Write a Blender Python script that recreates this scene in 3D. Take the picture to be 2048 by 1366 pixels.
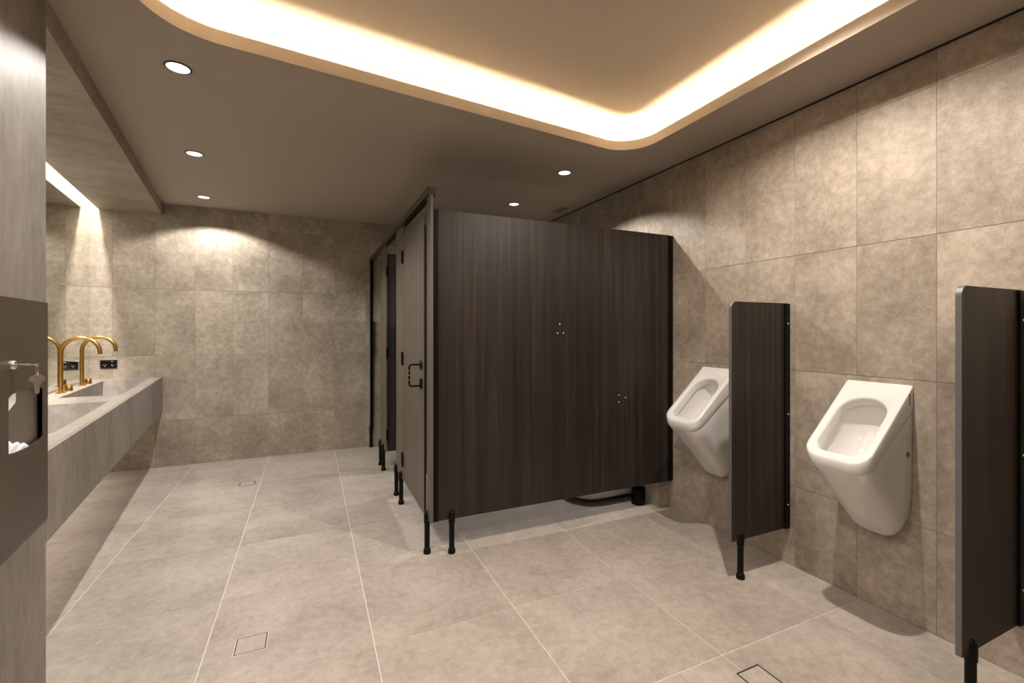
import bpy, bmesh, math, random
from mathutils import Vector, Matrix
from mathutils.geometry import tessellate_polygon

for o in list(bpy.data.objects):
    bpy.data.objects.remove(o, do_unlink=True)
scene = bpy.context.scene
COL = scene.collection
R = math.radians
random.seed(7)

# ------------------------------------------------------------------ camera
cam_d = bpy.data.cameras.new('camera')
cam = bpy.data.objects.new('camera', cam_d)
COL.objects.link(cam)
cam.location = (0, 0, 1.2425)
cam.rotation_euler = (R(90), 0, -0.4206)
cam_d.sensor_width = 36.0
cam_d.lens = 904.0 * 36.0 / 2048.0
cam_d.shift_y = -(683.0 - 661.4) / 2048.0
cam_d.clip_start = 0.02
scene.camera = cam

# ------------------------------------------------------------------ world, exposure
world = bpy.data.worlds.new('world')
scene.world = world
world.use_nodes = True
world.node_tree.nodes['Background'].inputs['Color'].default_value = (0.55, 0.6, 0.7, 1)
world.node_tree.nodes['Background'].inputs['Strength'].default_value = 0.1
vs = scene.view_settings
vs.view_transform = 'Standard'
vs.look = 'None'
vs.gamma = 1.0
vs.use_curve_mapping = False
vs.exposure = 1.25

# lamp strengths and colours (every lamp belongs to a fitting built below)
DOWN_W, DOWN_C = 31.0, (1.0, 0.955, 0.895)
TRAY_W, TRAY_C = 66.0, (1.0, 0.91, 0.81)
COVE_E, COVE_C = 37.0, (1.0, 0.84, 0.64)
MIRROR_W, MIRROR_C = 33.0, (1.0, 0.94, 0.87)
UNDER_W, UNDER_C = 1.3, (1.0, 0.88, 0.74)

# ------------------------------------------------------------------ room numbers (metres)
XR = 2.33           # right wall face
YB = 5.06           # back wall face
YN = -1.30          # wall behind the camera
ZC = 2.40           # ceiling
ZT = 2.58           # raised tray ceiling
A = R(7.5)          # the vanity wall runs 7.5 degrees off square
SA, CA, TA = math.sin(A), math.cos(A), math.tan(A)
OL = Vector((-1.736, YB, 0))         # mirror face meets back wall
DU = Vector((SA, -CA, 0))            # along the vanity wall, towards the camera
DN = Vector((CA, SA, 0))             # out of the vanity wall, into the room
VF = 0.505                           # vanity front / bulkhead front / nib face
UN = 3.061                            # nib corner


def LW(u, v, z):
    return OL + DU * u + DN * v + Vector((0, 0, z))


# ------------------------------------------------------------------ materials
def new_mat(name):
    m = bpy.data.materials.new(name)
    m.use_nodes = True
    nt = m.node_tree
    return m, nt, nt.nodes['Principled BSDF']


def plain(name, col, rough=0.5, metal=0.0, spec=0.5, coat=0.0):
    m, nt, b = new_mat(name)
    b.inputs['Base Color'].default_value = (*col, 1)
    b.inputs['Roughness'].default_value = rough
    b.inputs['Metallic'].default_value = metal
    b.inputs['Specular IOR Level'].default_value = spec
    b.inputs['Coat Weight'].default_value = coat
    return m


def emit(name, col, strength):
    m, nt, b = new_mat(name)
    b.inputs['Base Color'].default_value = (0.8, 0.8, 0.8, 1)
    b.inputs['Emission Color'].default_value = (*col, 1)
    b.inputs['Emission Strength'].default_value = strength
    return m


def link(nt, a, b):
    nt.links.new(a, b)


def noise(nt, vec, scale, detail=5.0, rough=0.6, dist=0.0):
    n = nt.nodes.new('ShaderNodeTexNoise')
    n.inputs['Scale'].default_value = scale
    n.inputs['Detail'].default_value = detail
    n.inputs['Roughness'].default_value = rough
    n.inputs['Distortion'].default_value = dist
    link(nt, vec, n.inputs['Vector'])
    return n.outputs['Fac']


def mathn(nt, op, a, b):
    n = nt.nodes.new('ShaderNodeMath')
    n.operation = op
    for i, v in enumerate((a, b)):
        if isinstance(v, (int, float)):
            n.inputs[i].default_value = v
        else:
            link(nt, v, n.inputs[i])
    return n.outputs[0]


def ramp(nt, fac, stops):
    n = nt.nodes.new('ShaderNodeValToRGB')
    e = n.color_ramp.elements
    while len(e) < len(stops):
        e.new(0.5)
    for i, (p, c) in enumerate(stops):
        e[i].position = p
        e[i].color = (*c, 1)
    link(nt, fac, n.inputs['Fac'])
    return n.outputs['Color']


def object_vec(nt, scale=(1, 1, 1), rnd=True, coord='Object'):
    tc = nt.nodes.new('ShaderNodeTexCoord')
    mp = nt.nodes.new('ShaderNodeMapping')
    mp.inputs['Scale'].default_value = scale
    v = tc.outputs[coord]
    oi = nt.nodes.new('ShaderNodeObjectInfo')
    if rnd:
        mul = nt.nodes.new('ShaderNodeVectorMath')
        mul.operation = 'SCALE'
        cmb = nt.nodes.new('ShaderNodeCombineXYZ')
        cmb.inputs[0].default_value = 31.0
        cmb.inputs[1].default_value = 17.0
        cmb.inputs[2].default_value = 53.0
        link(nt, cmb.outputs[0], mul.inputs[0])
        link(nt, oi.outputs['Random'], mul.inputs['Scale'])
        add = nt.nodes.new('ShaderNodeVectorMath')
        add.operation = 'ADD'
        link(nt, v, add.inputs[0])
        link(nt, mul.outputs[0], add.inputs[1])
        v = add.outputs[0]
    link(nt, v, mp.inputs['Vector'])
    return mp.outputs['Vector'], oi.outputs['Random']


def stone(name, dark, mid, light, scale=(1, 1, 1), rough=0.55, rnd=True, var=0.10, bump=0.25, contrast=1.0):
    """porcelain stone: clouds, veins, and a fine grain"""
    m, nt, b = new_mat(name)
    v, r = object_vec(nt, scale, rnd)
    n1 = noise(nt, v, 2.8, 5, 0.60, 0.15)
    n2 = noise(nt, v, 26.0, 10, 0.74, 0.25)
    n3 = noise(nt, v, 230.0, 5, 0.8)
    s = mathn(nt, 'ADD', mathn(nt, 'MULTIPLY', n1, 0.34), mathn(nt, 'MULTIPLY', n2, 0.38))
    s = mathn(nt, 'ADD', s, mathn(nt, 'MULTIPLY', n3, 0.28))
    c = 0.115 / contrast
    col = ramp(nt, s, [(0.5 - c, dark), (0.5, mid), (0.5 + c, light)])
    hsv = nt.nodes.new('ShaderNodeHueSaturation')
    val = mathn(nt, 'ADD', mathn(nt, 'MULTIPLY', r, var), 1.0 - var / 2)
    link(nt, val, hsv.inputs['Value'])
    link(nt, col, hsv.inputs['Color'])
    link(nt, hsv.outputs['Color'], b.inputs['Base Color'])
    b.inputs['Roughness'].default_value = rough
    b.inputs['Specular IOR Level'].default_value = 0.35
    bp = nt.nodes.new('ShaderNodeBump')
    bp.inputs['Strength'].default_value = bump
    bp.inputs['Distance'].default_value = 0.002
    h = mathn(nt, 'ADD', mathn(nt, 'MULTIPLY', n2, 0.6), n3)
    link(nt, h, bp.inputs['Height'])
    link(nt, bp.outputs['Normal'], b.inputs['Normal'])
    return m


def wood(name, dark, mid, light, rough=0.42):
    """dark laminate with upright grain"""
    m, nt, b = new_mat(name)
    v, r = object_vec(nt, (1, 1, 0.018))
    n1 = noise(nt, v, 24.0, 3, 0.55)
    v2, r2 = object_vec(nt, (1, 1, 0.010))
    n2 = noise(nt, v2, 150.0, 5, 0.75)
    v3, r3 = object_vec(nt, (1, 1, 0.30))
    n3 = noise(nt, v3, 2.2, 3, 0.5)
    s = mathn(nt, 'ADD', mathn(nt, 'MULTIPLY', n1, 0.34), mathn(nt, 'MULTIPLY', n2, 0.50))
    s = mathn(nt, 'ADD', s, mathn(nt, 'MULTIPLY', n3, 0.16))
    col = ramp(nt, s, [(0.34, dark), (0.5, mid), (0.66, light)])
    link(nt, col, b.inputs['Base Color'])
    b.inputs['Roughness'].default_value = rough
    b.inputs['Specular IOR Level'].default_value = 0.4
    bp = nt.nodes.new('ShaderNodeBump')
    bp.inputs['Strength'].default_value = 0.12
    bp.inputs['Distance'].default_value = 0.001
    link(nt, n2, bp.inputs['Height'])
    link(nt, bp.outputs['Normal'], b.inputs['Normal'])
    return m


def brushed(name, col, rough=0.3, axis=(60, 60, 3)):
    m, nt, b = new_mat(name)
    v, r = object_vec(nt, axis)
    n = noise(nt, v, 8.0, 3, 0.6)
    c = ramp(nt, n, [(0.3, tuple(x * 0.85 for x in col)), (0.7, col)])
    link(nt, c, b.inputs['Base Color'])
    b.inputs['Metallic'].default_value = 1.0
    rr = mathn(nt, 'ADD', mathn(nt, 'MULTIPLY', n, 0.15), rough - 0.07)
    link(nt, rr, b.inputs['Roughness'])
    return m


def paint(name, col, rough=0.75):
    m, nt, b = new_mat(name)
    v, r = object_vec(nt, (1, 1, 1), False)
    n = noise(nt, v, 160.0, 3, 0.6)
    b.inputs['Base Color'].default_value = (*col, 1)
    b.inputs['Roughness'].default_value = rough
    b.inputs['Specular IOR Level'].default_value = 0.25
    bp = nt.nodes.new('ShaderNodeBump')
    bp.inputs['Strength'].default_value = 0.06
    bp.inputs['Distance'].default_value = 0.001
    link(nt, n, bp.inputs['Height'])
    link(nt, bp.outputs['Normal'], b.inputs['Normal'])
    return m


M = {}
M['wall_tile'] = stone('wall_tile', (0.200, 0.162, 0.124), (0.330, 0.279, 0.224), (0.490, 0.424, 0.350))
M['floor_tile'] = stone('floor_tile', (0.285, 0.245, 0.213), (0.395, 0.346, 0.305), (0.505, 0.452, 0.405), var=0.07, rough=0.48)
M['slab'] = stone('slab', (0.150, 0.130, 0.112), (0.240, 0.211, 0.184), (0.330, 0.298, 0.266), scale=(1, 1, 0.35), rough=0.5)
M['slab_lit_top'] = stone('slab_lit_top', (0.21, 0.184, 0.158), (0.30, 0.265, 0.23), (0.38, 0.34, 0.30), rough=0.45)  # same stone as slab; the light on the top is put into its colour
M['bulkhead'] = stone('bulkhead', (0.220, 0.177, 0.136), (0.335, 0.277, 0.218), (0.450, 0.385, 0.315), scale=(0.5, 1, 1))
M['floor_grout'] = plain('floor_grout', (0.82, 0.77, 0.70), 0.8)
M['wall_grout'] = plain('wall_grout', (0.255, 0.21, 0.168), 0.85)
M['shadow_gap'] = plain('shadow_gap', (0.02, 0.017, 0.014), 0.8)  # near-black colour standing for the shade inside gaps and slots
M['ceiling'] = paint('ceiling_paint', (0.42, 0.36, 0.295))
M['tray'] = paint('tray_paint', (0.60, 0.52, 0.42))
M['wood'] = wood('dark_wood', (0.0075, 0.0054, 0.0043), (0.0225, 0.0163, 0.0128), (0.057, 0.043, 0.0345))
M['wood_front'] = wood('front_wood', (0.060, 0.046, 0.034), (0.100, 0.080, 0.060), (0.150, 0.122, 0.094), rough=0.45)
M['board_edge'] = plain('board_edge', (0.115, 0.110, 0.112), 0.45)
M['door_edge'] = plain('door_edge', (0.030, 0.034, 0.042), 0.4)
M['black'] = plain('black_metal', (0.004, 0.0035, 0.0033), 0.36, 0, 0.16)
M['rail'] = plain('bronze_rail', (0.060, 0.048, 0.038), 0.32, 0.6)
M['ceramic'] = plain('ceramic', (0.72, 0.70, 0.675), 0.10, 0, 0.5, 0.4)
M['gold'] = plain('brushed_gold', (0.70, 0.40, 0.105), 0.27, 1.0)
M['chrome'] = plain('chrome', (0.78, 0.78, 0.80), 0.12, 1.0)
M['nickel'] = plain('nickel', (0.68, 0.64, 0.55), 0.28, 1.0)
M['steel'] = brushed('steel', (0.56, 0.51, 0.46), 0.38, (2, 2, 50))
M['bronze'] = plain('bronze_sheet', (0.088, 0.066, 0.047), 0.42, 0.35)
M['paper'] = plain('paper', (0.82, 0.83, 0.86), 0.9)
M['mirror'] = plain('mirror_glass', (0.80, 0.81, 0.74), 0.012, 1.0)
M['white'] = plain('white_plastic', (0.72, 0.70, 0.67), 0.5)
M['grey_cap'] = plain('grey_cap', (0.16, 0.15, 0.14), 0.5)
M['red'] = plain('sticker_red', (0.55, 0.12, 0.04), 0.6)
M['ink'] = plain('sticker_ink', (0.10, 0.09, 0.09), 0.6)
M['gloss_black'] = plain('gloss_black', (0.006, 0.006, 0.006), 0.08, 0, 0.6)
M['brass_line'] = plain('brass_line', (0.75, 0.62, 0.45), 0.35, 0.6)
M['lens'] = emit('lens', (1.0, 0.97, 0.93), 0.85)
M['cove_led'] = emit('cove_led', COVE_C, COVE_E)
M['mirror_led'] = emit('mirror_led', (1.0, 0.97, 0.93), 3.0)
M['under_led'] = emit('under_led', UNDER_C, 3.0)


# ------------------------------------------------------------------ mesh building
class MB:
    def __init__(self):
        self.v, self.f = [], []

    def add(self, vs, fs):
        n = len(self.v)
        self.v += [tuple(p) for p in vs]
        self.f += [tuple(i + n for i in f) for f in fs]
        return self

    def box(self, x0, x1, y0, y1, z0, z1):
        p = [(x, y, z) for z in (z0, z1) for y in (y0, y1) for x in (x0, x1)]
        return self.add(p, [(0, 2, 3, 1), (4, 5, 7, 6), (0, 1, 5, 4), (2, 6, 7, 3), (0, 4, 6, 2), (1, 3, 7, 5)])

    def hexa(self, b, t):
        """prism between two quads listed the same way round"""
        n = len(b)
        fs = [tuple(reversed(range(n))), tuple(range(n, 2 * n))]
        fs += [(i, (i + 1) % n, n + (i + 1) % n, n + i) for i in range(n)]
        return self.add(list(b) + list(t), fs)

    def quad(self, *p):
        return self.add(p, [tuple(range(len(p)))])

    def lathe(self, prof, n=24, loc=(0, 0, 0), axis='Z'):
        vs, fs = [], []
        for (r, h) in prof:
            for k in range(n):
                a = 2 * math.pi * k / n
                c, s = r * math.cos(a), r * math.sin(a)
                p = {'Z': (c, s, h), 'X': (h, c, s), 'Y': (s, h, c)}[axis]
                vs.append((p[0] + loc[0], p[1] + loc[1], p[2] + loc[2]))
        for i in range(len(prof) - 1):
            for k in range(n):
                k2 = (k + 1) % n
                fs.append((i * n + k, i * n + k2, (i + 1) * n + k2, (i + 1) * n + k))
        fs.append(tuple(reversed(range(n))))
        fs.append(tuple(range((len(prof) - 1) * n, len(prof) * n)))
        return self.add(vs, fs)

    def tube(self, path, r, n=14):
        path = [Vector(p) for p in path]
        vs, fs = [], []
        up = None
        for i, p in enumerate(path):
            t = (path[min(i + 1, len(path) - 1)] - path[max(i - 1, 0)]).normalized()
            if up is None:
                up = t.orthogonal().normalized()
            up = (up - t * up.dot(t)).normalized()
            sd = t.cross(up)
            rr = r[i] if isinstance(r, (list, tuple)) else r
            for k in range(n):
                a = 2 * math.pi * k / n
                vs.append(p + up * (rr * math.cos(a)) + sd * (rr * math.sin(a)))
        for i in range(len(path) - 1):
            for k in range(n):
                k2 = (k + 1) % n
                fs.append((i * n + k, i * n + k2, (i + 1) * n + k2, (i + 1) * n + k))
        fs.append(tuple(reversed(range(n))))
        fs.append(tuple(range((len(path) - 1) * n, len(path) * n)))
        return self.add(vs, fs)

    def loops(self, loops, cap0=False, cap1=False):
        n = len(loops[0])
        vs = [p for L in loops for p in L]
        fs = []
        for i in range(len(loops) - 1):
            for k in range(n):
                k2 = (k + 1) % n
                fs.append((i * n + k, i * n + k2, (i + 1) * n + k2, (i + 1) * n + k))
        if cap0:
            fs.append(tuple(reversed(range(n))))
        if cap1:
            fs.append(tuple(range((len(loops) - 1) * n, len(loops) * n)))
        return self.add(vs, fs)

    def mesh(self, name, mat, smooth=False):
        me = bpy.data.meshes.new(name)
        me.from_pydata(self.v, [], self.f)
        bm = bmesh.new()
        bm.from_mesh(me)
        bmesh.ops.recalc_face_normals(bm, faces=bm.faces)
        bm.to_mesh(me)
        bm.free()
        me.materials.append(M[mat] if isinstance(mat, str) else mat)
        if smooth:
            me.polygons.foreach_set('use_smooth', [True] * len(me.polygons))
            try:
                me.set_sharp_from_angle(angle=R(40))
            except Exception:
                pass
        return me

    def build(self, name, mat, parent=None, smooth=False, bevel=0.0, seg=2):
        o = bpy.data.objects.new(name, self.mesh(name, mat, smooth))
        COL.objects.link(o)
        if parent:
            o.parent = parent
        if bevel:
            b = o.modifiers.new('bevel', 'BEVEL')
            b.width = bevel
            b.segments = seg
            b.limit_method = 'ANGLE'
        return o


def place(name, me, parent, loc, rot=None):
    o = bpy.data.objects.new(name, me)
    COL.objects.link(o)
    o.parent = parent
    o.location = loc
    if rot:
        o.rotation_euler = rot
    return o


def tag(o, label=None, cat=None, group=None, kind=None):
    if label:
        o['label'] = label
    if cat:
        o['category'] = cat
    if group:
        o['group'] = group
    if kind:
        o['kind'] = kind
    return o


def thing(name, label, cat, loc=(0, 0, 0), rz=0.0, group=None):
    o = bpy.data.objects.new(name, None)
    o.empty_display_size = 0.1
    COL.objects.link(o)
    o.location = loc
    o.rotation_euler = (0, 0, rz)
    return tag(o, label, cat, group)


def copy_tree(src, parent=None):
    c = src.copy()
    COL.objects.link(c)
    c.parent = parent
    for ch in list(src.children):
        copy_tree(ch, c)
    return c


def lamp(name, kind, parent, loc, energy, color, **kw):
    d = bpy.data.lights.new(name, kind)
    d.energy = energy
    d.color = color
    for k, v in kw.items():
        setattr(d, k, v)
    o = bpy.data.objects.new(name, d)
    COL.objects.link(o)
    o.parent = parent
    o.location = loc
    return o


def rounded(pts, rad, n=10):
    """round the corners of a counter-clockwise 2-D polygon"""
    out = []
    k = len(pts)
    for i in range(k):
        p, a, b = Vector(pts[i]), Vector(pts[i - 1]), Vector(pts[(i + 1) % k])
        r = rad[i] if isinstance(rad, (list, tuple)) else rad
        da, db = (a - p).normalized(), (b - p).normalized()
        ang = da.angle(db)
        t = r / math.tan(ang / 2)
        c = p + (da + db).normalized() * (r / math.sin(ang / 2))
        s, e = p + da * t - c, p + db * t - c
        a0, a1 = math.atan2(s.y, s.x), math.atan2(e.y, e.x)
        d = (a1 - a0 + math.pi) % (2 * math.pi) - math.pi
        for j in range(n + 1):
            q = a0 + d * j / n
            out.append((c.x + r * math.cos(q), c.y + r * math.sin(q)))
    return out


def offset_poly(pts, d):
    """push every edge of a counter-clockwise polygon outwards by d"""
    out = []
    k = len(pts)
    for i in range(k):
        p, a, b = Vector(pts[i]), Vector(pts[i - 1]), Vector(pts[(i + 1) % k])
        e0, e1 = (p - a).normalized(), (b - p).normalized()
        n0, n1 = Vector((e0.y, -e0.x)), Vector((e1.y, -e1.x))
        m = (n0 + n1)
        out.append(tuple(p + m * (2 * d / m.length_squared)))
    return out


def plate_with_holes(outer, holes):
    """triangles of a flat polygon with holes, as (verts2d, faces)"""
    polys = [[Vector((x, y, 0)) for x, y in outer]] + [[Vector((x, y, 0)) for x, y in h] for h in holes]
    vs = [(p.x, p.y) for L in polys for p in L]
    return vs, [tuple(t) for t in tessellate_polygon(polys)]


# ================================================================== THE ROOM
GAP = 0.0025
# ---- floor
fl = MB().box(-2.1, XR + 0.1, YN - 0.1, YB + 0.1, -0.12, -0.0013).build('floor', 'floor_grout')
tag(fl, 'large grey-beige stone-look floor tiles with pale grout', None, None, 'structure')
fx = [2.047 - 0.6045 * k for k in range(-1, 8)]
fy = [1.252 + 0.596 * k for k in range(-5, 8)]
fx = sorted(fx)
cache = {}
FG = 0.0032


def tile_mesh(key, mat, a, b, c):
    k = (mat, round(a, 4), round(b, 4), round(c, 4))
    if k not in cache:
        cache[k] = MB().box(-a / 2, a / 2, -b / 2, b / 2, -c / 2, c / 2).mesh(key, mat)
    return cache[k]


for i in range(len(fx) - 1):
    for j in range(len(fy) - 1):
        x0, x1 = max(fx[i] + FG / 2, -2.1), min(fx[i + 1] - FG / 2, XR)
        y0, y1 = max(fy[j] + FG / 2, YN), min(fy[j + 1] - FG / 2, YB)
        if x1 - x0 < 0.02 or y1 - y0 < 0.02:
            continue
        place('floor_tile', tile_mesh('floor_tile', 'floor_tile', x1 - x0, y1 - y0, 0.0013), fl,
              ((x0 + x1) / 2, (y0 + y1) / 2, -0.00065))

# ---- right wall
TT = 0.0014
wr = MB().box(XR + TT, XR + 0.15, YN - 0.1, YB + 0.12, 0, ZC + 0.3).build('wall_right', 'wall_grout')
tag(wr, 'right wall of upright beige stone-look tiles behind the urinals', None, None, 'structure')
rows_r = [0.0, 0.423, 1.034, 1.637, 2.244, 2.390]
cols_r = [0.974 + 0.2945 * k for k in range(-8, 15)]
for i in range(len(cols_r) - 1):
    for j in range(5):
        y0, y1 = max(cols_r[i], YN) + GAP / 2, min(cols_r[i + 1], YB) - GAP / 2
        z0, z1 = rows_r[j] + GAP / 2, rows_r[j + 1] - GAP / 2
        if y1 - y0 < 0.02:
            continue
        place('wall_tile', tile_mesh('wall_tile', 'wall_tile', TT, y1 - y0, z1 - z0), wr,
              (XR + TT / 2, (y0 + y1) / 2, (z0 + z1) / 2))
MB().box(XR - 0.0, XR + TT, YN, YB, 2.3905, ZC).build('shadow_gap', 'shadow_gap', wr)  # strip flush with the tiles; the recess's shade is put into its colour
# low tiled boxing that hides the cisterns inside the cubicles
bx = MB().box(2.233, XR, 2.470, YB, 0, 1.16).build('cistern_boxing', 'wall_tile', wr)

# ---- back wall
wb = MB().box(-2.2, XR + 0.12, YB + TT, YB + 0.15, 0, ZC + 0.3).build('wall_back', 'wall_grout')
tag(wb, 'far wall of upright beige stone-look tiles between vanity and cubicles', None, None, 'structure')
rows_b = [0.0, 0.420, 1.016, 1.624, 2.226, 2.3995]
cols_b = [-1.5838 + 0.3033 * k for k in range(-2, 14)]
for i in range(len(cols_b) - 1):
    for j in range(5):
        x0, x1 = max(cols_b[i], -1.76) + GAP / 2, min(cols_b[i + 1], XR) - GAP / 2
        z0, z1 = rows_b[j] + GAP / 2, rows_b[j + 1] - GAP / 2
        if x1 - x0 < 0.02:
            continue
        place('wall_tile', tile_mesh('wall_tile', 'wall_tile', x1 - x0, TT, z1 - z0), wb,
              ((x0 + x1) / 2, YB + TT / 2, (z0 + z1) / 2))

# ---- wall behind the camera
wn = MB().box(-1.2, XR + 0.12, YN - 0.15, YN, 0, ZC + 0.3).build('wall_near', 'wall_tile')
tag(wn, 'tiled wall behind the viewpoint', None, None, 'structure')


# ---- left wall: recess wall behind the mirror, nib with the dispenser, bulkhead above the vanity
def lprism(u0, u1, v0, v1, z0, z1, mb=None, back=False):
    """box in the frame of the vanity wall; back=True trims its far end to the back wall"""
    mb = mb or MB()
    e = [v0 * TA + 0.0005, v1 * TA + 0.0005] if back else [u0, u0]
    q = [(e[0], v0), (e[1], v1), (u1, v1), (u1, v0)]
    return mb.hexa([LW(u, v, z0) for u, v in q], [LW(u, v, z1) for u, v in q])


wl = lprism(-0.05, UN, -0.15, -0.006, 0, ZC + 0.2).build('wall_left', 'wall_tile')
tag(wl, 'left wall with a nib, tiled bulkhead and mirror recess', None, None, 'structure')
lprism(UN, 6.55, -0.15, VF, 0, ZC + 0.2).build('nib', 'slab', wl)
lprism(0, UN + 0.0005, 0.058, VF, 2.30, ZC + 0.2, None, True).build('bulkhead', 'bulkhead', wl)
lprism(0, UN, -0.006, 0.0, 2.318, 2.56, None, True).build('slot_lining', 'white', wl)
lprism(0, UN, -0.006, 0.058, 2.56, 2.60, None, True).build('slot_cap', 'white', wl)
# tiled wall under the vanity
lprism(0, UN, -0.006, 0.0, 0.0, 0.505, None, True).build('lower_wall', 'wall_tile', wl)

# ---- ceiling with the raised tray and its cove
cove = [(-0.20, -0.95), (1.943, -0.95), (1.943, 2.405), (-0.590, 2.121)]
crad = [0.25, 0.25, 0.21, 0.26]


def cove_loop(d):
    return rounded(offset_poly(cove, d), [r + d for r in crad], 14)


hole = cove_loop(0)
pocket = cove_loop(0.13)
lf = lambda y: -1.736 + 0.30 / CA + (YB - y) * TA      # inside the bulkhead
outer = [(lf(YN - 0.15), YN - 0.15), (XR + 0.15, YN - 0.15), (XR + 0.15, YB + 0.15), (lf(YB + 0.15), YB + 0.15)]
v2, f2 = plate_with_holes(outer, [hole])
cm = MB()
cm.add([(x, y, ZC) for x, y in v2], f2)
v3, f3 = plate_with_holes(outer, [cove_loop(0.010)])
cm.add([(x, y, ZC + 0.012) for x, y in v3], f3)
ce = cm.build('ceiling', 'ceiling')
tag(ce, 'taupe ceiling with a recessed round-cornered light tray', None, None, 'structure')
lp = MB()
lip_in, lip_out = hole, cove_loop(0.010)
lp.loops([[(x, y, ZC) for x, y in lip_in], [(x, y, ZC + 0.058) for x, y in lip_in],
          [(x, y, ZC + 0.058) for x, y in lip_out], [(x, y, ZC + 0.0) for x, y in lip_out]])
lp.build('cove_lip', 'tray', ce)
tr = MB()
tr.loops([[(x, y, ZC + 0.012) for x, y in pocket], [(x, y, ZT) for x, y in pocket]])
vt, ft = plate_with_holes(pocket, [])
tr.add([(x, y, ZT) for x, y in vt], ft)
tr.build('tray_ceiling', 'tray', ce)
# slab above the room so no light leaks in
MB().box(-2.3, XR + 0.15, YN - 0.15, YB + 0.15, ZT + 0.02, ZT + 0.1).build('slab_above', 'ceiling', ce)

# cove LED tape, lying on the ledge behind the lip
i0, i1 = cove_loop(0.045), cove_loop(0.057)
led = MB().loops([[(x, y, ZC + 0.014) for x, y in i0], [(x, y, ZC + 0.020) for x, y in i0],
                  [(x, y, ZC + 0.020) for x, y in i1], [(x, y, ZC + 0.014) for x, y in i1]])
tag(led.build('cove_led_strip', 'cove_led'), 'warm light strip glowing inside the recessed ceiling tray', 'light strip')

# ================================================================== CUBICLES
ZB0, ZB1 = 0.19, 1.912
XF = 0.600
cub = thing('toilet_cubicles', 'dark wood-grain toilet cubicle partition with header rail and black feet', 'partition', (XF, 2.43, 0))
base = Vector((XF, 2.43, 0))


def cbox(name, mat, x0, x1, y0, y1, z0, z1, parent=None, bevel=0.0):
    b = base
    o = MB().box(x0 - b.x, x1 - b.x, y0 - b.y, y1 - b.y, z0, z1).build(name, mat, parent or cub, bevel=bevel)
    return o


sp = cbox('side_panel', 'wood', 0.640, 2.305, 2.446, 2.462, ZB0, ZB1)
tag(sp, 'large dark side panel with two groups of three screws')
cbox('corner_channel', 'black', 0.616, 0.646, 2.440, 2.468, ZB0, ZB1)
cbox('wall_channel', 'black', 2.297, XR, 2.438, 2.470, ZB0, ZB1 - 0.004)
screw = MB().lathe([(0.0045, 0.0), (0.0045, -0.0012), (0.003, -0.002)], 12, axis='Y').mesh('screw', 'white', True)
for (x, z) in [(1.419, 1.283), (1.403, 1.227), (1.446, 1.228), (1.870, 0.815), (1.924, 0.797), (1.870, 0.770)]:
    place('screw', screw, sp, (x - base.x, 2.446 - base.y, z))
# front: corner pilaster, middle pilasters, end channel, header rail
p0 = cbox('pilaster', 'wood_front', 0.600, 0.616, 2.434, 2.514, ZB0, 1.986)
cbox('edge_strip', 'board_edge', 0.600, 0.616, 2.431, 2.434, ZB0, 1.986, p0)
cbox('door_stop', 'black', 0.612, 0.640, 2.5145, 2.585, 0.42, 1.83, p0)
p1 = cbox('pilaster', 'wood_front', 0.600, 0.613, 3.226, 3.500, ZB0, 1.986)
p2 = cbox('pilaster', 'wood_front', 0.600, 0.613, 4.030, 4.333, ZB0, 1.986)
cbox('edge_strip', 'board_edge', 0.600, 0.613, 4.027, 4.030, ZB0, 1.986, p2)
cbox('end_channel', 'black', 0.590, 0.620, YB - 0.035, YB - 0.001, ZB0, 1.986)
cbox('header_rail', 'rail', 0.583, 0.632, 2.437, YB - 0.001, 1.986, 2.022, None, 0.003)
cbox('rail_end_cap', 'rail', 0.581, 0.634, 2.431, 2.437, 1.982, 2.026, None, 0.002)
for yd in (3.352, 4.178):
    cbox('divider_panel', 'wood', 0.614, 2.232, yd, yd + 0.016, ZB0, ZB1)
# doors
d1 = cbox('door', 'wood_front', 0.600, 0.613, 2.584, 3.222, ZB0, ZB1)
cbox('edge_strip', 'door_edge', 0.600, 0.613, 2.581, 2.584, ZB0, ZB1, d1)
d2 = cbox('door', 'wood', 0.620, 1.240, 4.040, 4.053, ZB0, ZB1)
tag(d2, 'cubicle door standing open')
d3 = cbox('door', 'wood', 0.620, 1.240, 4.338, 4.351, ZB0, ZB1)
for dd, hy in ((d1, 3.224),):
    for z in (1.760, 1.046, 0.335):
        h = MB()
        h.box(XF - 0.012 - base.x, XF - base.x, hy - 0.016 - base.y, hy - 0.002 - base.y, z - 0.048, z + 0.040)
        h.box(XF - 0.012 - base.x, XF - base.x, hy + 0.002 - base.y, hy + 0.020 - base.y, z - 0.040, z + 0.048)
        h.build('hinge', 'black', dd, bevel=0.003)
for z in (1.760, 1.046, 0.335):
    MB().box(0.606 - base.x, 0.626 - base.x, 4.022 - base.y, 4.040 - base.y, z - 0.045, z + 0.045).build('hinge', 'black', d2, bevel=0.003)
MB().box(0.590 - base.x, 0.618 - base.x, YB - 0.055 - base.y, YB - 0.0355 - base.y, 1.02, 1.10).build('latch_keep', 'black', cub, bevel=0.003)
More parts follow.
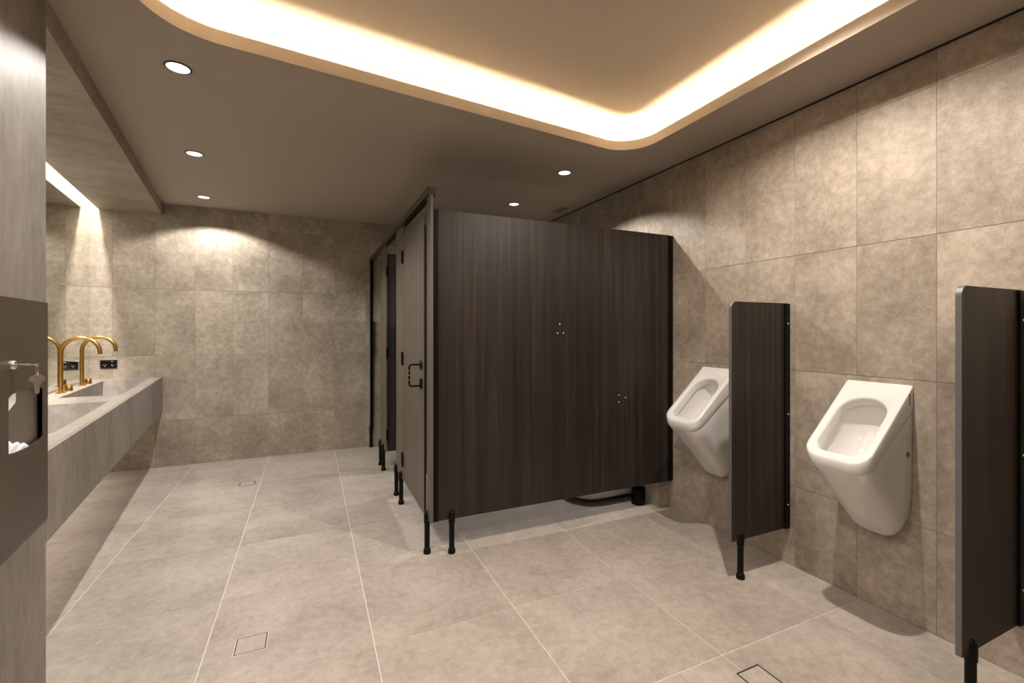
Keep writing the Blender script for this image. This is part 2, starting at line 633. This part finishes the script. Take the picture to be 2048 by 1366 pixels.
# pull handle with indicator rose
hy, xo = 2.637 - base.y, -0.074
hd = MB()
path = [(0, hy, 1.045), (xo + 0.014, hy, 1.045)]
for k in range(1, 6):
    q = math.pi / 2 * k / 5
    path.append((xo + 0.014 - 0.014 * math.sin(q), hy, 1.045 - 0.014 * (1 - math.cos(q))))
for k in range(0, 6):
    q = math.pi / 2 * k / 5
    path.append((xo + 0.014 - 0.014 * math.cos(q), hy, 0.920 + 0.014 - 0.014 * math.sin(q)))
path.append((0, hy, 0.920))
hd.tube(path, 0.0052, 10)
hd.build('handle', 'black', d1, True)
ring = MB().lathe([(0.0058, -0.0012), (0.0058, 0.0012)], 12).mesh('handle_ring', 'white', True)
for z in (1.010, 0.984, 0.957):
    place('handle_ring', ring, d1, (xo, hy, z))
MB().lathe([(0.027, 0), (0.027, -0.005), (0.024, -0.009)], 24, (0, hy + 0.012, 1.040), 'X').build('indicator_rose', 'black', d1, True)
MB().box(-0.012, 0, hy - 0.012, hy + 0.022, 0.903, 0.962).build('latch_plate', 'black', d1, bevel=0.004)

# feet: boot, stem, domed saddle that grips the board
foot_stem = MB().lathe([(0.0150, 0.028), (0.0150, 0.165), (0.0178, 0.168), (0.0182, 0.205), (0.0165, 0.222),
                        (0.0115, 0.233), (0.004, 0.237), (0.0005, 0.2375)], 20).mesh('foot', 'black', True)
foot_boot = MB().lathe([(0.0190, 0.0), (0.0205, 0.003), (0.0205, 0.018), (0.0170, 0.026), (0.0120, 0.029), (0.0135, 0.034)], 20).mesh('boot', 'black', True)


def foot(parent, loc):
    f = place('foot', foot_stem, parent, loc)
    place('boot', foot_boot, f, (0, 0, 0))
    return f


for (x, y) in [(0.598, 2.499), (0.725, 2.447), (0.598, 3.285), (0.598, 3.478), (0.598, 4.139), (0.598, 4.318), (0.598, YB - 0.03)]:
    foot(cub, (x - base.x, y - base.y, 0))

# ================================================================== URINAL SCREENS
def screen(y, label):
    t = thing('privacy_screen', label, 'screen', (XR, y, 0), 0, 'dark screens beside the urinals')
    x0, z0, z1, r = 1.906 - XR, 0.195, 1.388, 0.035
    prof = rounded([(x0, z0), (-0.004, z0), (-0.004, z1), (x0, z1)], [0.001, 0.001, 0.001, r], 8)
    mb = MB()
    mb.hexa([(px, 0.0, pz) for px, pz in prof], [(px, 0.016, pz) for px, pz in prof])
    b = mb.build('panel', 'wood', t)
    # pale band along the exposed edge
    left = [p for p in prof if p[0] < x0 + r + 0.001 and p[1] > z0 - 0.001]
    left = sorted([p for p in left if p[0] < x0 + r * 0.98 or p[1] < z0 + 0.01], key=lambda p: p[1])
    em = MB()
    outl = []
    for i, p in enumerate(left):
        if p[1] <= z1 - r + 1e-4:
            outl.append((p[0] - 0.0015, p[1]))
        else:
            c = (x0 + r, z1 - r)
            d = math.hypot(p[0] - c[0], p[1] - c[1])
            outl.append((p[0] + (p[0] - c[0]) / d * 0.0015, p[1] + (p[1] - c[1]) / d * 0.0015))
    for i in range(len(left) - 1):
        a, b2, c, d = left[i], left[i + 1], outl[i + 1], outl[i]
        em.hexa([(a[0], 0, a[1]), (b2[0], 0, b2[1]), (c[0], 0, c[1]), (d[0], 0, d[1])],
                [(a[0], 0.016, a[1]), (b2[0], 0.016, b2[1]), (c[0], 0.016, c[1]), (d[0], 0.016, d[1])])
    em.build('edge_strip', 'board_edge', t)
    wc = MB()
    wc.box(-0.036, -0.0005, -0.009, 0.0, z0, z1 - 0.003)
    wc.box(-0.036, -0.0005, 0.016, 0.025, z0, z1 - 0.003)
    w = wc.build('wall_channel', 'black', t)
    for z in (1.28, 0.80, 0.32):
        place('screw', screw, w, (-0.016, -0.009, z))
    foot(t, (1.972 - XR, 0.004, 0))
    return t


screen(1.598, 'dark wood-grain privacy screen between the two urinals')
screen(0.733, 'dark wood-grain privacy screen at the right edge of the picture')


# ================================================================== URINALS
def rr_loop(s0, s1, hw, rb, rf, n=8):
    """rounded rectangle in (depth s, width y); s0 at the wall, s1 at the front"""
    return rounded([(s0, -hw), (s1, -hw), (s1, hw), (s0, hw)], [rb, rf, rf, rb], n)


def urinal(yc, label):
    t = thing('urinal', label, 'urinal', (XR, yc, 0.33), 0, 'white urinals on the right wall')
    z_off = -0.33

    def sec(zb, xf, zf, hw, rb, rf, s0=0.0, s1=1.0, drop=0.0):
        L = math.hypot(xf, zb - zf)
        pts = rr_loop(s0 * L, s1 * L, hw, rb, rf)
        ux, uz = -xf / L, (zf - zb) / L
        nx, nz = uz, -ux          # towards the inside of the bowl
        if nz > 0:
            nx, nz = -nx, -nz
        return [(ux * s + nx * drop - 0.0008, y, zb + uz * s + nz * drop + z_off) for s, y in pts]

    top = (1.010, 0.338, 0.708)
    rim = []
    rim.append(sec(0.900, 0.322, 0.655, 0.1265, 0.006, 0.070))
    rim.append(sec(0.905, 0.329, 0.661, 0.1290, 0.006, 0.071))
    rim.append(sec(0.920, 0.336, 0.676, 0.1300, 0.006, 0.072))
    rim.append(sec(1.000, 0.339, 0.700, 0.1300, 0.006, 0.072))
    rim.append(sec(1.007, 0.3375, 0.706, 0.1285, 0.006, 0.070))
    rim.append(sec(*top, 0.1245, 0.006, 0.066, 0.0, 0.990))
    rim.append(sec(*top, 0.1010, 0.096, 0.058, 0.205, 0.935))
    rim.append(sec(*top, 0.0960, 0.091, 0.054, 0.213, 0.926, 0.003))
    rim.append(sec(*top, 0.0930, 0.088, 0.052, 0.220, 0.919, 0.010))
    rim.append(sec(*top, 0.0925, 0.087, 0.052, 0.222, 0.917, 0.045))
    MB().loops(rim).build('rim', 'ceramic', t, True)
    inner = []
    inner.append(sec(*top, 0.0925, 0.087, 0.052, 0.222, 0.917, 0.045))
    inner.append(sec(*top, 0.0985, 0.093, 0.056, 0.208, 0.926, 0.052))
    inner.append(sec(*top, 0.0975, 0.092, 0.056, 0.225, 0.920, 0.085))
    inner.append(sec(*top, 0.0850, 0.078, 0.052, 0.300, 0.890, 0.135))
    inner.append(sec(*top, 0.0550, 0.048, 0.040, 0.420, 0.820, 0.175))
    inner.append(sec(*top, 0.0250, 0.020, 0.020, 0.560, 0.740, 0.190))
    MB().loops(inner, False, True).build('bowl', 'ceramic', t, True)
    body = []
    prof = [(0.903, 0.3195, 0.657, 0.1250, 0.006, 0.070), (0.896, 0.3195, 0.650, 0.1262, 0.006, 0.070),
            (0.83, 0.278, 0.603, 0.1262, 0.006, 0.072), (0.73, 0.227, 0.549, 0.1262, 0.006, 0.078),
            (0.62, 0.176, 0.495, 0.1258, 0.006, 0.084), (0.53, 0.133, 0.447, 0.1235, 0.006, 0.086),
            (0.46, 0.096, 0.406, 0.1160, 0.006, 0.074), (0.410, 0.068, 0.375, 0.1020, 0.005, 0.056),
            (0.374, 0.046, 0.354, 0.0800, 0.004, 0.038), (0.352, 0.030, 0.343, 0.0520, 0.003, 0.024),
            (0.342, 0.018, 0.338, 0.0220, 0.002, 0.010)]
    for p in prof:
        body.append(sec(*p))
    MB().loops(body, False, True).build('body', 'ceramic', t, True)
    # side fixing cap
    cap = MB().lathe([(0.0105, 0.0), (0.0105, -0.003), (0.009, -0.0042), (0.0035, -0.0042), (0.0032, -0.002)], 20, (-0.038, -0.1262, 0.723 + z_off), 'Y')
    cap.build('fixing_cap', 'grey_cap', t, True)
    return t


u1 = urinal(1.181, 'white ceramic urinal between the two dark screens, nearest the camera')
u2 = urinal(2.045, 'white ceramic urinal next to the cubicle side panel')
st = MB().box(-0.036, -0.018, -0.1304, -0.1301, 0.925 - 0.33, 0.978 - 0.33).build('sticker', 'white', u1)
MB().box(-0.036, -0.026, -0.1307, -0.1304, 0.945 - 0.33, 0.978 - 0.33).build('sticker_print', 'red', st)
for k in range(3):
    MB().box(-0.033 + 0.004 * k, -0.0315 + 0.004 * k, -0.1307, -0.1304, 0.927 - 0.33, 0.941 - 0.33).build('sticker_text', 'ink', st)

# ================================================================== VANITY
van = thing('vanity', 'long floating stone vanity with two sunken trough basins along the mirror', 'vanity', tuple(LW(0, 0, 0.505)), A)


def VL(u, v, z):
    """vanity-local coordinates"""
    return (v, -u, z - 0.505)


ZV0, ZV1 = 0.505, 0.820
VE = UN - 0.004
B = [(0.19, 1.34), (1.68, 2.83)]     # basins along u
BV = (0.122, 0.425)
end = lambda v: v * TA + 0.002
top_mb = MB()


def slab_piece(mb, q, z0, z1):
    mb.hexa([VL(u, v, z0) for u, v in q], [VL(u, v, z1) for u, v in q])


VT = VF - 0.0202
us = [B[0][0], B[0][1], B[1][0], B[1][1], VE]
slab_piece(top_mb, [(end(0.001), 0.001), (end(VT), VT), (us[0], VT), (us[0], 0.001)], 0.79, ZV1)
for a, b in ((us[0], us[1]), (us[2], us[3])):
    slab_piece(top_mb, [(a, 0.001), (a, BV[0]), (b, BV[0]), (b, 0.001)], 0.79, ZV1)
    slab_piece(top_mb, [(a, BV[1]), (a, VT), (b, VT), (b, BV[1])], 0.79, ZV1)
slab_piece(top_mb, [(us[1], 0.001), (us[1], VT), (us[2], VT), (us[2], 0.001)], 0.79, ZV1)
slab_piece(top_mb, [(us[3], 0.001), (us[3], VT), (us[4], VT), (us[4], 0.001)], 0.79, ZV1)
ct = top_mb.build('countertop', 'slab_lit_top', van)
fr = MB()
slab_piece(fr, [(end(VF - 0.02), VF - 0.02), (end(VF), VF), (VE, VF), (VE, VF - 0.02)], ZV0, ZV1)
fo = fr.build('front_panel', 'slab', van)
for a, b in B:
    i = 0.075
    bm_ = MB()
    t0 = [VL(a, BV[0], 0.819), VL(a, BV[1], 0.819), VL(b, BV[1], 0.819), VL(b, BV[0], 0.819)]
    t1 = [VL(a + i, BV[0] + 0.004, 0.665), VL(a + i, BV[1] - 0.07, 0.690), VL(b - i, BV[1] - 0.07, 0.690), VL(b - i, BV[0] + 0.004, 0.665)]
    t2 = [VL(a - 0.012, BV[0] - 0.012, 0.79), VL(a - 0.012, BV[1] + 0.012, 0.79), VL(b + 0.012, BV[1] + 0.012, 0.79), VL(b + 0.012, BV[0] - 0.012, 0.79)]
    t3 = [(x, y, z - 0.015) for x, y, z in t1]
    bm_.loops([t0, t1], False, True)
    bm_.loops([t0, t2, t3], False, True)
    bs = bm_.build('basin', 'slab', van)
    MB().lathe([(0.022, 0), (0.022, 0.002), (0.016, 0.003)], 20, VL((a + b) / 2, 0.20, 0.6735)).build('waste_grate', 'gold', bs, True)
un = MB()
slab_piece(un, [(end(0.02), 0.02), (end(VF - 0.0205), VF - 0.0205), (VE, VF - 0.0205), (VE, 0.02)], ZV0, ZV0 + 0.012)
un.build('underside', 'slab', van)

lprism(0, VE, 0.0, 0.010, ZV1 + 0.0002, ZV1 + 0.012, None, True).build('upstand', 'slab_lit_top', wl)

# ---- mirror
mi = lprism(0.004, UN - 0.003, -0.0055, 0.0, 0.834, 2.316, None, True)
mo = mi.build('mirror', 'mirror')
tag(mo, 'tall frameless mirror above the vanity', 'mirror')
# ---- LED strips
ml = thing('mirror_light', 'white light strip in the slot above the mirror', 'light strip', tuple(LW(0, 0, 2.32)), A)
MB().box(0.018, 0.042, -UN + 0.01, -0.012, 0.222, 0.236).build('diffuser', 'mirror_led', ml)
lamp('mirror_lamp', 'AREA', ml, (0.030, -UN / 2, 0.2205), MIRROR_W, MIRROR_C, shape='RECTANGLE', size=0.024, size_y=UN - 0.06)
ul = thing('under_vanity_light', 'warm light strip under the floating vanity', 'light strip', tuple(LW(0, 0, 0.49)), A)
MB().box(0.030, 0.055, -UN + 0.10, -0.10, 0.0, 0.0145).build('diffuser', 'under_led', ul)
lamp('under_lamp', 'AREA', ul, (0.043, -UN / 2, -0.002), UNDER_W, UNDER_C, shape='RECTANGLE', size=0.03, size_y=UN - 0.25, spread=R(95))


# ---- taps
def tap(u, label):
    t = thing('tap', label, 'tap', tuple(LW(u, 0.062, ZV1)), A, 'brass gooseneck taps on the vanity')
    r = 0.0128
    MB().lathe([(0.027, 0.0), (0.027, 0.003), (0.025, 0.0045), (r, 0.0045)], 28).build('flange', 'gold', t, True)
    path = [(0, 0, 0.003), (0, 0, 0.10), (0, 0, 0.20), (0, 0, 0.272)]
    rad = 0.100
    for k in range(1, 25):
        q = math.pi * k / 24 * 0.985
        path.append((rad - rad * math.cos(q), 0, 0.272 + rad * math.sin(q)))
    path.append((path[-1][0] + 0.0005, 0, path[-1][2] - 0.018))
    MB().tube(path, r, 18).build('spout', 'gold', t, True)
    hv = 0.012
    hm = MB().lathe([(0.027, 0.0), (0.027, 0.002), (0.0215, 0.003), (0.0215, 0.040), (0.0205, 0.0412)], 28, (hv, 0.118, 0))
    h = hm.build('control_knob', 'gold', t, True)
    return t


tap(1.035, 'brushed brass gooseneck tap nearest the camera on the vanity')
tap(0.536, 'brushed brass gooseneck tap nearest the far wall on the vanity')

# ---- power outlet on the back wall
po = thing('power_outlet', 'black double power outlet on the back wall beside the mirror', 'outlet', (-1.6065, YB, 0.948))
MB().box(-0.0585, 0.0585, -0.009, 0, -0.037, 0.037).build('plate', 'gloss_black', po, bevel=0.004)
for sx in (-1, 1):
    MB().box(sx * 0.0585 - 0.0030, sx * 0.0585 + 0.0030, -0.010, -0.001, -0.036, 0.036).build('trim_strip', 'chrome', po, bevel=0.001)
for cx in (-0.026, 0.026):
    sk = MB().lathe([(0.0165, -0.009), (0.0165, -0.0096)], 24, (cx, 0, -0.010), 'Y').build('socket', 'gloss_black', po, True)
    for (ax, ang) in ((-0.007, 30), (0.007, -30)):
        s = MB().box(-0.0012, 0.0012, -0.0106, -0.0096, -0.0042, 0.0042)
        o = s.build('socket_slot', 'white', sk)
        o.location = (cx + ax, 0, -0.006)
        o.rotation_euler = (0, R(ang), 0)
    o = MB().box(-0.0012, 0.0012, -0.0106, -0.0096, -0.0042, 0.0042).build('socket_slot', 'white', sk)
    o.location = (cx, 0, -0.018)
    sw = MB().box(cx - 0.0085, cx + 0.0085, -0.0115, -0.0085, 0.015, 0.027).build('switch', 'gloss_black', po, bevel=0.001)
MB().box(0.016, 0.034, -0.0122, -0.0115, 0.0235, 0.0262).build('switch_mark', 'white', po)

# ================================================================== TOWEL DISPENSER on the nib
NF = LW(0, VF, 0)
td = thing('towel_dispenser', 'bronze metal paper towel dispenser on the left wall, keys in its lock', 'dispenser', tuple(LW(3.746, VF, 0.70)), A)
U0, U1 = 3.391, 3.703


def TD(u, off, z):
    return (off, 3.70 - u, z - 0.70)


op = [(3.657, 1.083), (3.637, 1.0885), (3.605, 1.092), (3.561, 1.093), (3.528, 1.0915), (3.442, 1.084), (3.434, 1.082), (3.431, 1.076),
      (3.431, 0.948), (3.457, 0.944), (3.494, 0.942), (3.528, 0.941), (3.577, 0.942), (3.623, 0.945), (3.657, 0.949)]
outl = [(U1, 0.703), (U0, 0.703), (U0, 1.3225), (U1, 1.3225)]
vv, ff = plate_with_holes(outl, [op])
fp = MB()
n = len(vv)
fp.add([TD(u, 0.100, z) for u, z in vv] + [TD(u, 0.0985, z) for u, z in vv],
       [tuple(f) for f in ff] + [tuple(i + n for i in reversed(f)) for f in ff])
no = len(outl)
for s, e in ((0, no), (no, n)):
    for i in range(s, e):
        j = i + 1 if i + 1 < e else s
        fp.f.append((i, j, n + j, n + i))
dr = fp.build('front_door', 'bronze', td)
cs = MB()
for q in ((U0, U0 + 0.0012, 0.703, 1.3225), (U1 - 0.0012, U1, 0.703, 1.3225), (U0 + 0.0012, U1 - 0.0012, 0.703, 0.7042), (U0 + 0.0012, U1 - 0.0012, 1.3213, 1.3225)):
    p = [TD(q[0], 0.0, q[2]), TD(q[0], 0.0985, q[2]), TD(q[1], 0.0985, q[2]), TD(q[1], 0.0, q[2])]
    p2 = [TD(q[0], 0.0, q[3]), TD(q[0], 0.0985, q[3]), TD(q[1], 0.0985, q[3]), TD(q[1], 0.0, q[3])]
    cs.hexa(p, p2)
cs.build('case', 'bronze', td)
# curved steel guide inside the slot, black cheek at its end
gd = MB()
g0, g1, ng = 3.435, 3.70, 14
lo = []
for k in range(ng + 1):
    q = k / ng
    z = 0.915 + 0.21 * q
    off = 0.0905 - 0.0015 * q ** 2
    lo.append((off, z))
for k in range(ng):
    (o0, z0), (o1, z1) = lo[k], lo[k + 1]
    gd.quad(TD(g0, o0, z0), TD(g1, o0, z0), TD(g1, o1, z1), TD(g0, o1, z1))
gd.build('guide_plate', 'steel', td, True)
MB().hexa([TD(3.3935, 0.05, 0.90), TD(3.3935, 0.088, 0.90), TD(3.4345, 0.088, 0.90), TD(3.4345, 0.05, 0.90)],
          [TD(3.3935, 0.05, 1.13), TD(3.3935, 0.088, 1.13), TD(3.4345, 0.088, 1.13), TD(3.4345, 0.05, 1.13)]).build('cheek', 'black', td)
lk = MB().lathe([(0.011, 0.0), (0.011, 0.008), (0.0095, 0.010), (0.004, 0.010)], 24, TD(3.649, 0.100, 1.160), 'X').build('lock', 'chrome', td, True)
# key standing in the lock, second key hanging from it
k1 = MB()
k1.box(0.108, 0.132, 0.0490, 0.0530, 0.4575, 0.4625)
k1.hexa([(0.128, 0.044, 0.4585), (0.128, 0.058, 0.4585), (0.148, 0.058, 0.4585), (0.148, 0.044, 0.4585)],
        [(0.128, 0.044, 0.4615), (0.128, 0.058, 0.4615), (0.148, 0.058, 0.4615), (0.148, 0.044, 0.4615)])
k1.build('key', 'chrome', lk, bevel=0.001)
kc = (0.146, 0.051, 0.425)


def key_plate(pts, parent, name, mat):
    """flat key blade standing square to the wall"""
    m = MB().hexa([(kc[0] + x, kc[1] - 0.0008, kc[2] + z) for x, z in pts], [(kc[0] + x, kc[1] + 0.0008, kc[2] + z) for x, z in pts])
    return m.build(name, mat, parent)


bow = [(0.0145 * math.cos(q), 0.0105 * math.sin(q)) for q in [R(-68) + R(316) * k / 22 for k in range(23)]]
blade = [(-0.0052, -0.014), (-0.0052, -0.020), (-0.0036, -0.022), (-0.0052, -0.024), (-0.0052, -0.028), (-0.0034, -0.030), (-0.0048, -0.033),
         (0.0, -0.038), (0.0044, -0.034), (0.0044, -0.014), (0.0070, -0.012)]
key_plate(bow + [(-0.0070, -0.0125)] + blade, lk, 'hanging_key', 'nickel')
MB().tube([(kc[0], kc[1] + 0.008 * math.sin(q), 0.4475 + 0.015 * math.cos(q)) for q in [2 * math.pi * k / 20 for k in range(21)]], 0.0008, 6).build('key_ring', 'chrome', lk, True)
# folded paper towels in the mouth of the dispenser
pt = MB()
nu, nw = 14, 5
for i in range(nu + 1):
    for j in range(nw + 1):
        u = 3.52 + 0.13 * i / nu
        z = 0.935 + 0.042 * (j / nw) * (0.25 + 0.75 * i / nu) + 0.003 * math.sin(i * 1.3 + j)
        off = 0.0955 - 0.002 * (j / nw) + 0.0012 * math.sin(i * 0.9 + j * 1.7)
        pt.v.append(TD(u, min(off, 0.0968), z))
for i in range(nu):
    for j in range(nw):
        a = i * (nw + 1) + j
        pt.f.append((a, a + nw + 1, a + nw + 2, a + 1))
po2 = pt.build('paper_towel', 'paper', None, True)
po2.modifiers.new('thick', 'SOLIDIFY').thickness = 0.0015
po2.location = td.location
po2.rotation_euler = td.rotation_euler
tag(po2, 'crumpled white paper towel in the mouth of the bronze dispenser', 'paper towel')
pu = MB()
pu.hexa([TD(3.60, 0.0955, 1.066), TD(3.664, 0.0955, 1.040), TD(3.664, 0.0955, 1.090), TD(3.60, 0.0955, 1.094)],
        [TD(3.60, 0.0945, 1.066), TD(3.664, 0.0945, 1.040), TD(3.664, 0.0945, 1.090), TD(3.60, 0.0945, 1.094)])
pq = pu.build('paper_flap', 'paper')
pq.location = td.location
pq.rotation_euler = td.rotation_euler
tag(pq, 'corner of paper hanging at the top of the dispenser mouth', 'paper towel')

# ================================================================== CUBICLE CONTENTS
to = thing('toilet', 'white toilet pan showing under the cubicle side panel', 'toilet', (2.233, 2.875, 0))


def pan(x0, x1, hw, z, rf, n=10):
    return [(a, b, z) for a, b in rounded([(x0, -hw), (x1, -hw), (x1, hw), (x0, hw)], [rf, 0.012, 0.012, rf], n)]


body = [pan(-0.44, -0.001, 0.140, 0.026, 0.13), pan(-0.475, -0.001, 0.160, 0.032, 0.15), pan(-0.49, -0.001, 0.168, 0.055, 0.158),
        pan(-0.49, -0.001, 0.170, 0.14, 0.165), pan(-0.52, -0.001, 0.178, 0.30, 0.17), pan(-0.53, -0.001, 0.180, 0.395, 0.172),
        pan(-0.525, -0.004, 0.176, 0.400, 0.17), pan(-0.48, -0.10, 0.130, 0.400, 0.125), pan(-0.46, -0.12, 0.110, 0.33, 0.105), pan(-0.38, -0.20, 0.05, 0.20, 0.045)]
MB().loops(body, True, True).build('pan', 'ceramic', to, True)
seat = [pan(-0.53, -0.06, 0.182, 0.402, 0.174), pan(-0.532, -0.058, 0.183, 0.412, 0.175), pan(-0.525, -0.062, 0.178, 0.422, 0.17)]
MB().loops(seat, True, True).build('seat_lid', 'ceramic', to, True)
MB().box(-0.34, -0.001, -0.085, 0.085, 0.0, 0.0265).build('plinth', 'grey_cap', to)

bn = thing('brush_holder', 'small black round pot on the floor under the cubicle panel', 'pot', (2.160, 2.600, 0))
MB().lathe([(0.046, 0.0), (0.050, 0.004), (0.051, 0.05), (0.050, 0.112), (0.0475, 0.115), (0.044, 0.111), (0.043, 0.02)], 32).build('pot', 'black', bn, True)
MB().lathe([(0.036, 0.021), (0.038, 0.06), (0.030, 0.09), (0.008, 0.098), (0.007, 0.34), (0.006, 0.345)], 20).build('brush', 'black', bn, True)


# ================================================================== CEILING FITTINGS
def downlight(x, y, z, label, watts, color, cone=138, blend=0.25, group='round recessed ceiling downlights', r=0.045):
    t = thing('downlight', label, 'downlight', (x, y, z), 0, group)
    MB().lathe([(r, 0.0), (r + 0.006, -0.0008), (r + 0.0065, -0.003), (r + 0.002, -0.0042), (r, -0.0030)], 40).build('trim_ring', 'black', t, True)
    MB().lathe([(r + 0.0004, -0.0012), (r * 0.97, -0.0038), (r * 0.6, -0.0052), (r * 0.2, -0.0056), (0.001, -0.0057)], 40).build('lens', 'lens', t, True)
    lamp('lamp', 'SPOT', t, (0, 0, -0.010), watts, color, spot_size=R(cone), spot_blend=blend, shadow_soft_size=0.018)
    return t


downlight(-0.529, 2.414, ZC, 'bright downlight nearest the camera in the row above the vanity', DOWN_W, DOWN_C)
downlight(-0.688, 3.542, ZC, 'middle downlight of the three above the vanity', DOWN_W, DOWN_C)
downlight(-0.838, 4.660, ZC, 'downlight closest to the far wall above the vanity', DOWN_W, DOWN_C)
downlight(-0.46, 1.25, ZC, 'downlight above the towel dispenser', DOWN_W * 0.40, DOWN_C)
downlight(1.701, 2.862, ZC, 'downlight above the cubicle side panel', DOWN_W, DOWN_C)
downlight(1.703, 3.762, ZC, 'downlight next to the ceiling air vent', DOWN_W, DOWN_C)
downlight(1.50, 1.16, ZT, 'downlight in the ceiling tray in front of the urinals', TRAY_W, TRAY_C, 150, 0.5)
downlight(0.25, 1.00, ZT, 'added unseen downlight in the middle of the ceiling tray', TRAY_W * 0.28, TRAY_C, 150, 0.5)  # unseen fitting, added for more light from the tray
downlight(1.50, -0.30, ZT, 'added unseen downlight in the ceiling tray behind the viewpoint on the right', TRAY_W * 0.22, TRAY_C, 150, 0.5)  # unseen, added to light the room from behind the camera
downlight(0.25, -0.35, ZT, 'added unseen downlight in the ceiling tray behind the viewpoint on the left', TRAY_W * 0.30, TRAY_C, 150, 0.5)  # likewise added out of view for its light

av = thing('air_vent', 'small slatted air vent in the ceiling beside the right wall', 'vent', (2.182, 3.77, ZC))
fm = MB()
fm.box(-0.085, 0.085, -0.14, -0.10, -0.0022, 0)
fm.box(-0.085, 0.085, 0.10, 0.14, -0.0022, 0)
fm.box(-0.085, -0.050, -0.10, 0.10, -0.0022, 0)
fm.box(0.050, 0.085, -0.10, 0.10, -0.0022, 0)
fm.build('frame', 'ceiling', av)
MB().box(-0.050, 0.050, -0.10, 0.10, -0.0008, 0).build('backing', 'shadow_gap', av)
slat = MB().box(-0.0045, 0.0045, -0.098, 0.098, -0.0006, 0.0006).mesh('slat', 'ceiling')
for k in range(5):
    place('slat', slat, av, (-0.040 + 0.020 * k, 0, -0.0014))


# ================================================================== FLOOR DRAINS
def drain(x0, x1, y0, y1, label, line, insert):
    cx, cy = (x0 + x1) / 2, (y0 + y1) / 2
    w, h = (x1 - x0) / 2, (y1 - y0) / 2
    t = thing('floor_drain', label, 'drain', (cx, cy, 0), 0, 'square tile-insert floor drains')

    def ringm(a0, a1, z0, z1):
        m = MB()
        for (p, q, r_, s) in ((-w + a0, w - a0, -h + a0, -h + a1), (-w + a0, w - a0, h - a1, h - a0),
                              (-w + a0, -w + a1, -h + a1, h - a1), (w - a1, w - a0, -h + a1, h - a1)):
            m.box(p, q, r_, s, z0, z1)
        return m
    ringm(-0.0022, 0.0004, 0.0, 0.0006).build('frame', line, t)
    ringm(0.0004, 0.0040, 0.0, 0.0003).build('slot', 'shadow_gap', t)
    MB().box(-w + 0.0040, w - 0.0040, -h + 0.0040, h - 0.0040, 0.0, 0.0006).build('insert', insert, t)
    return t


drain(-0.2675, -0.1575, 2.007, 2.1155, 'floor drain with pale metal edge in the foreground', 'brass_line', 'floor_tile')
drain(-0.5175, -0.4090, 4.188, 4.281, 'small floor drain near the far wall', 'bronze', 'floor_tile')
drain(1.4110, 1.5210, 1.052, 1.162, 'dark-edged floor drain at the bottom edge in front of the urinals', 'bronze', 'floor_tile')
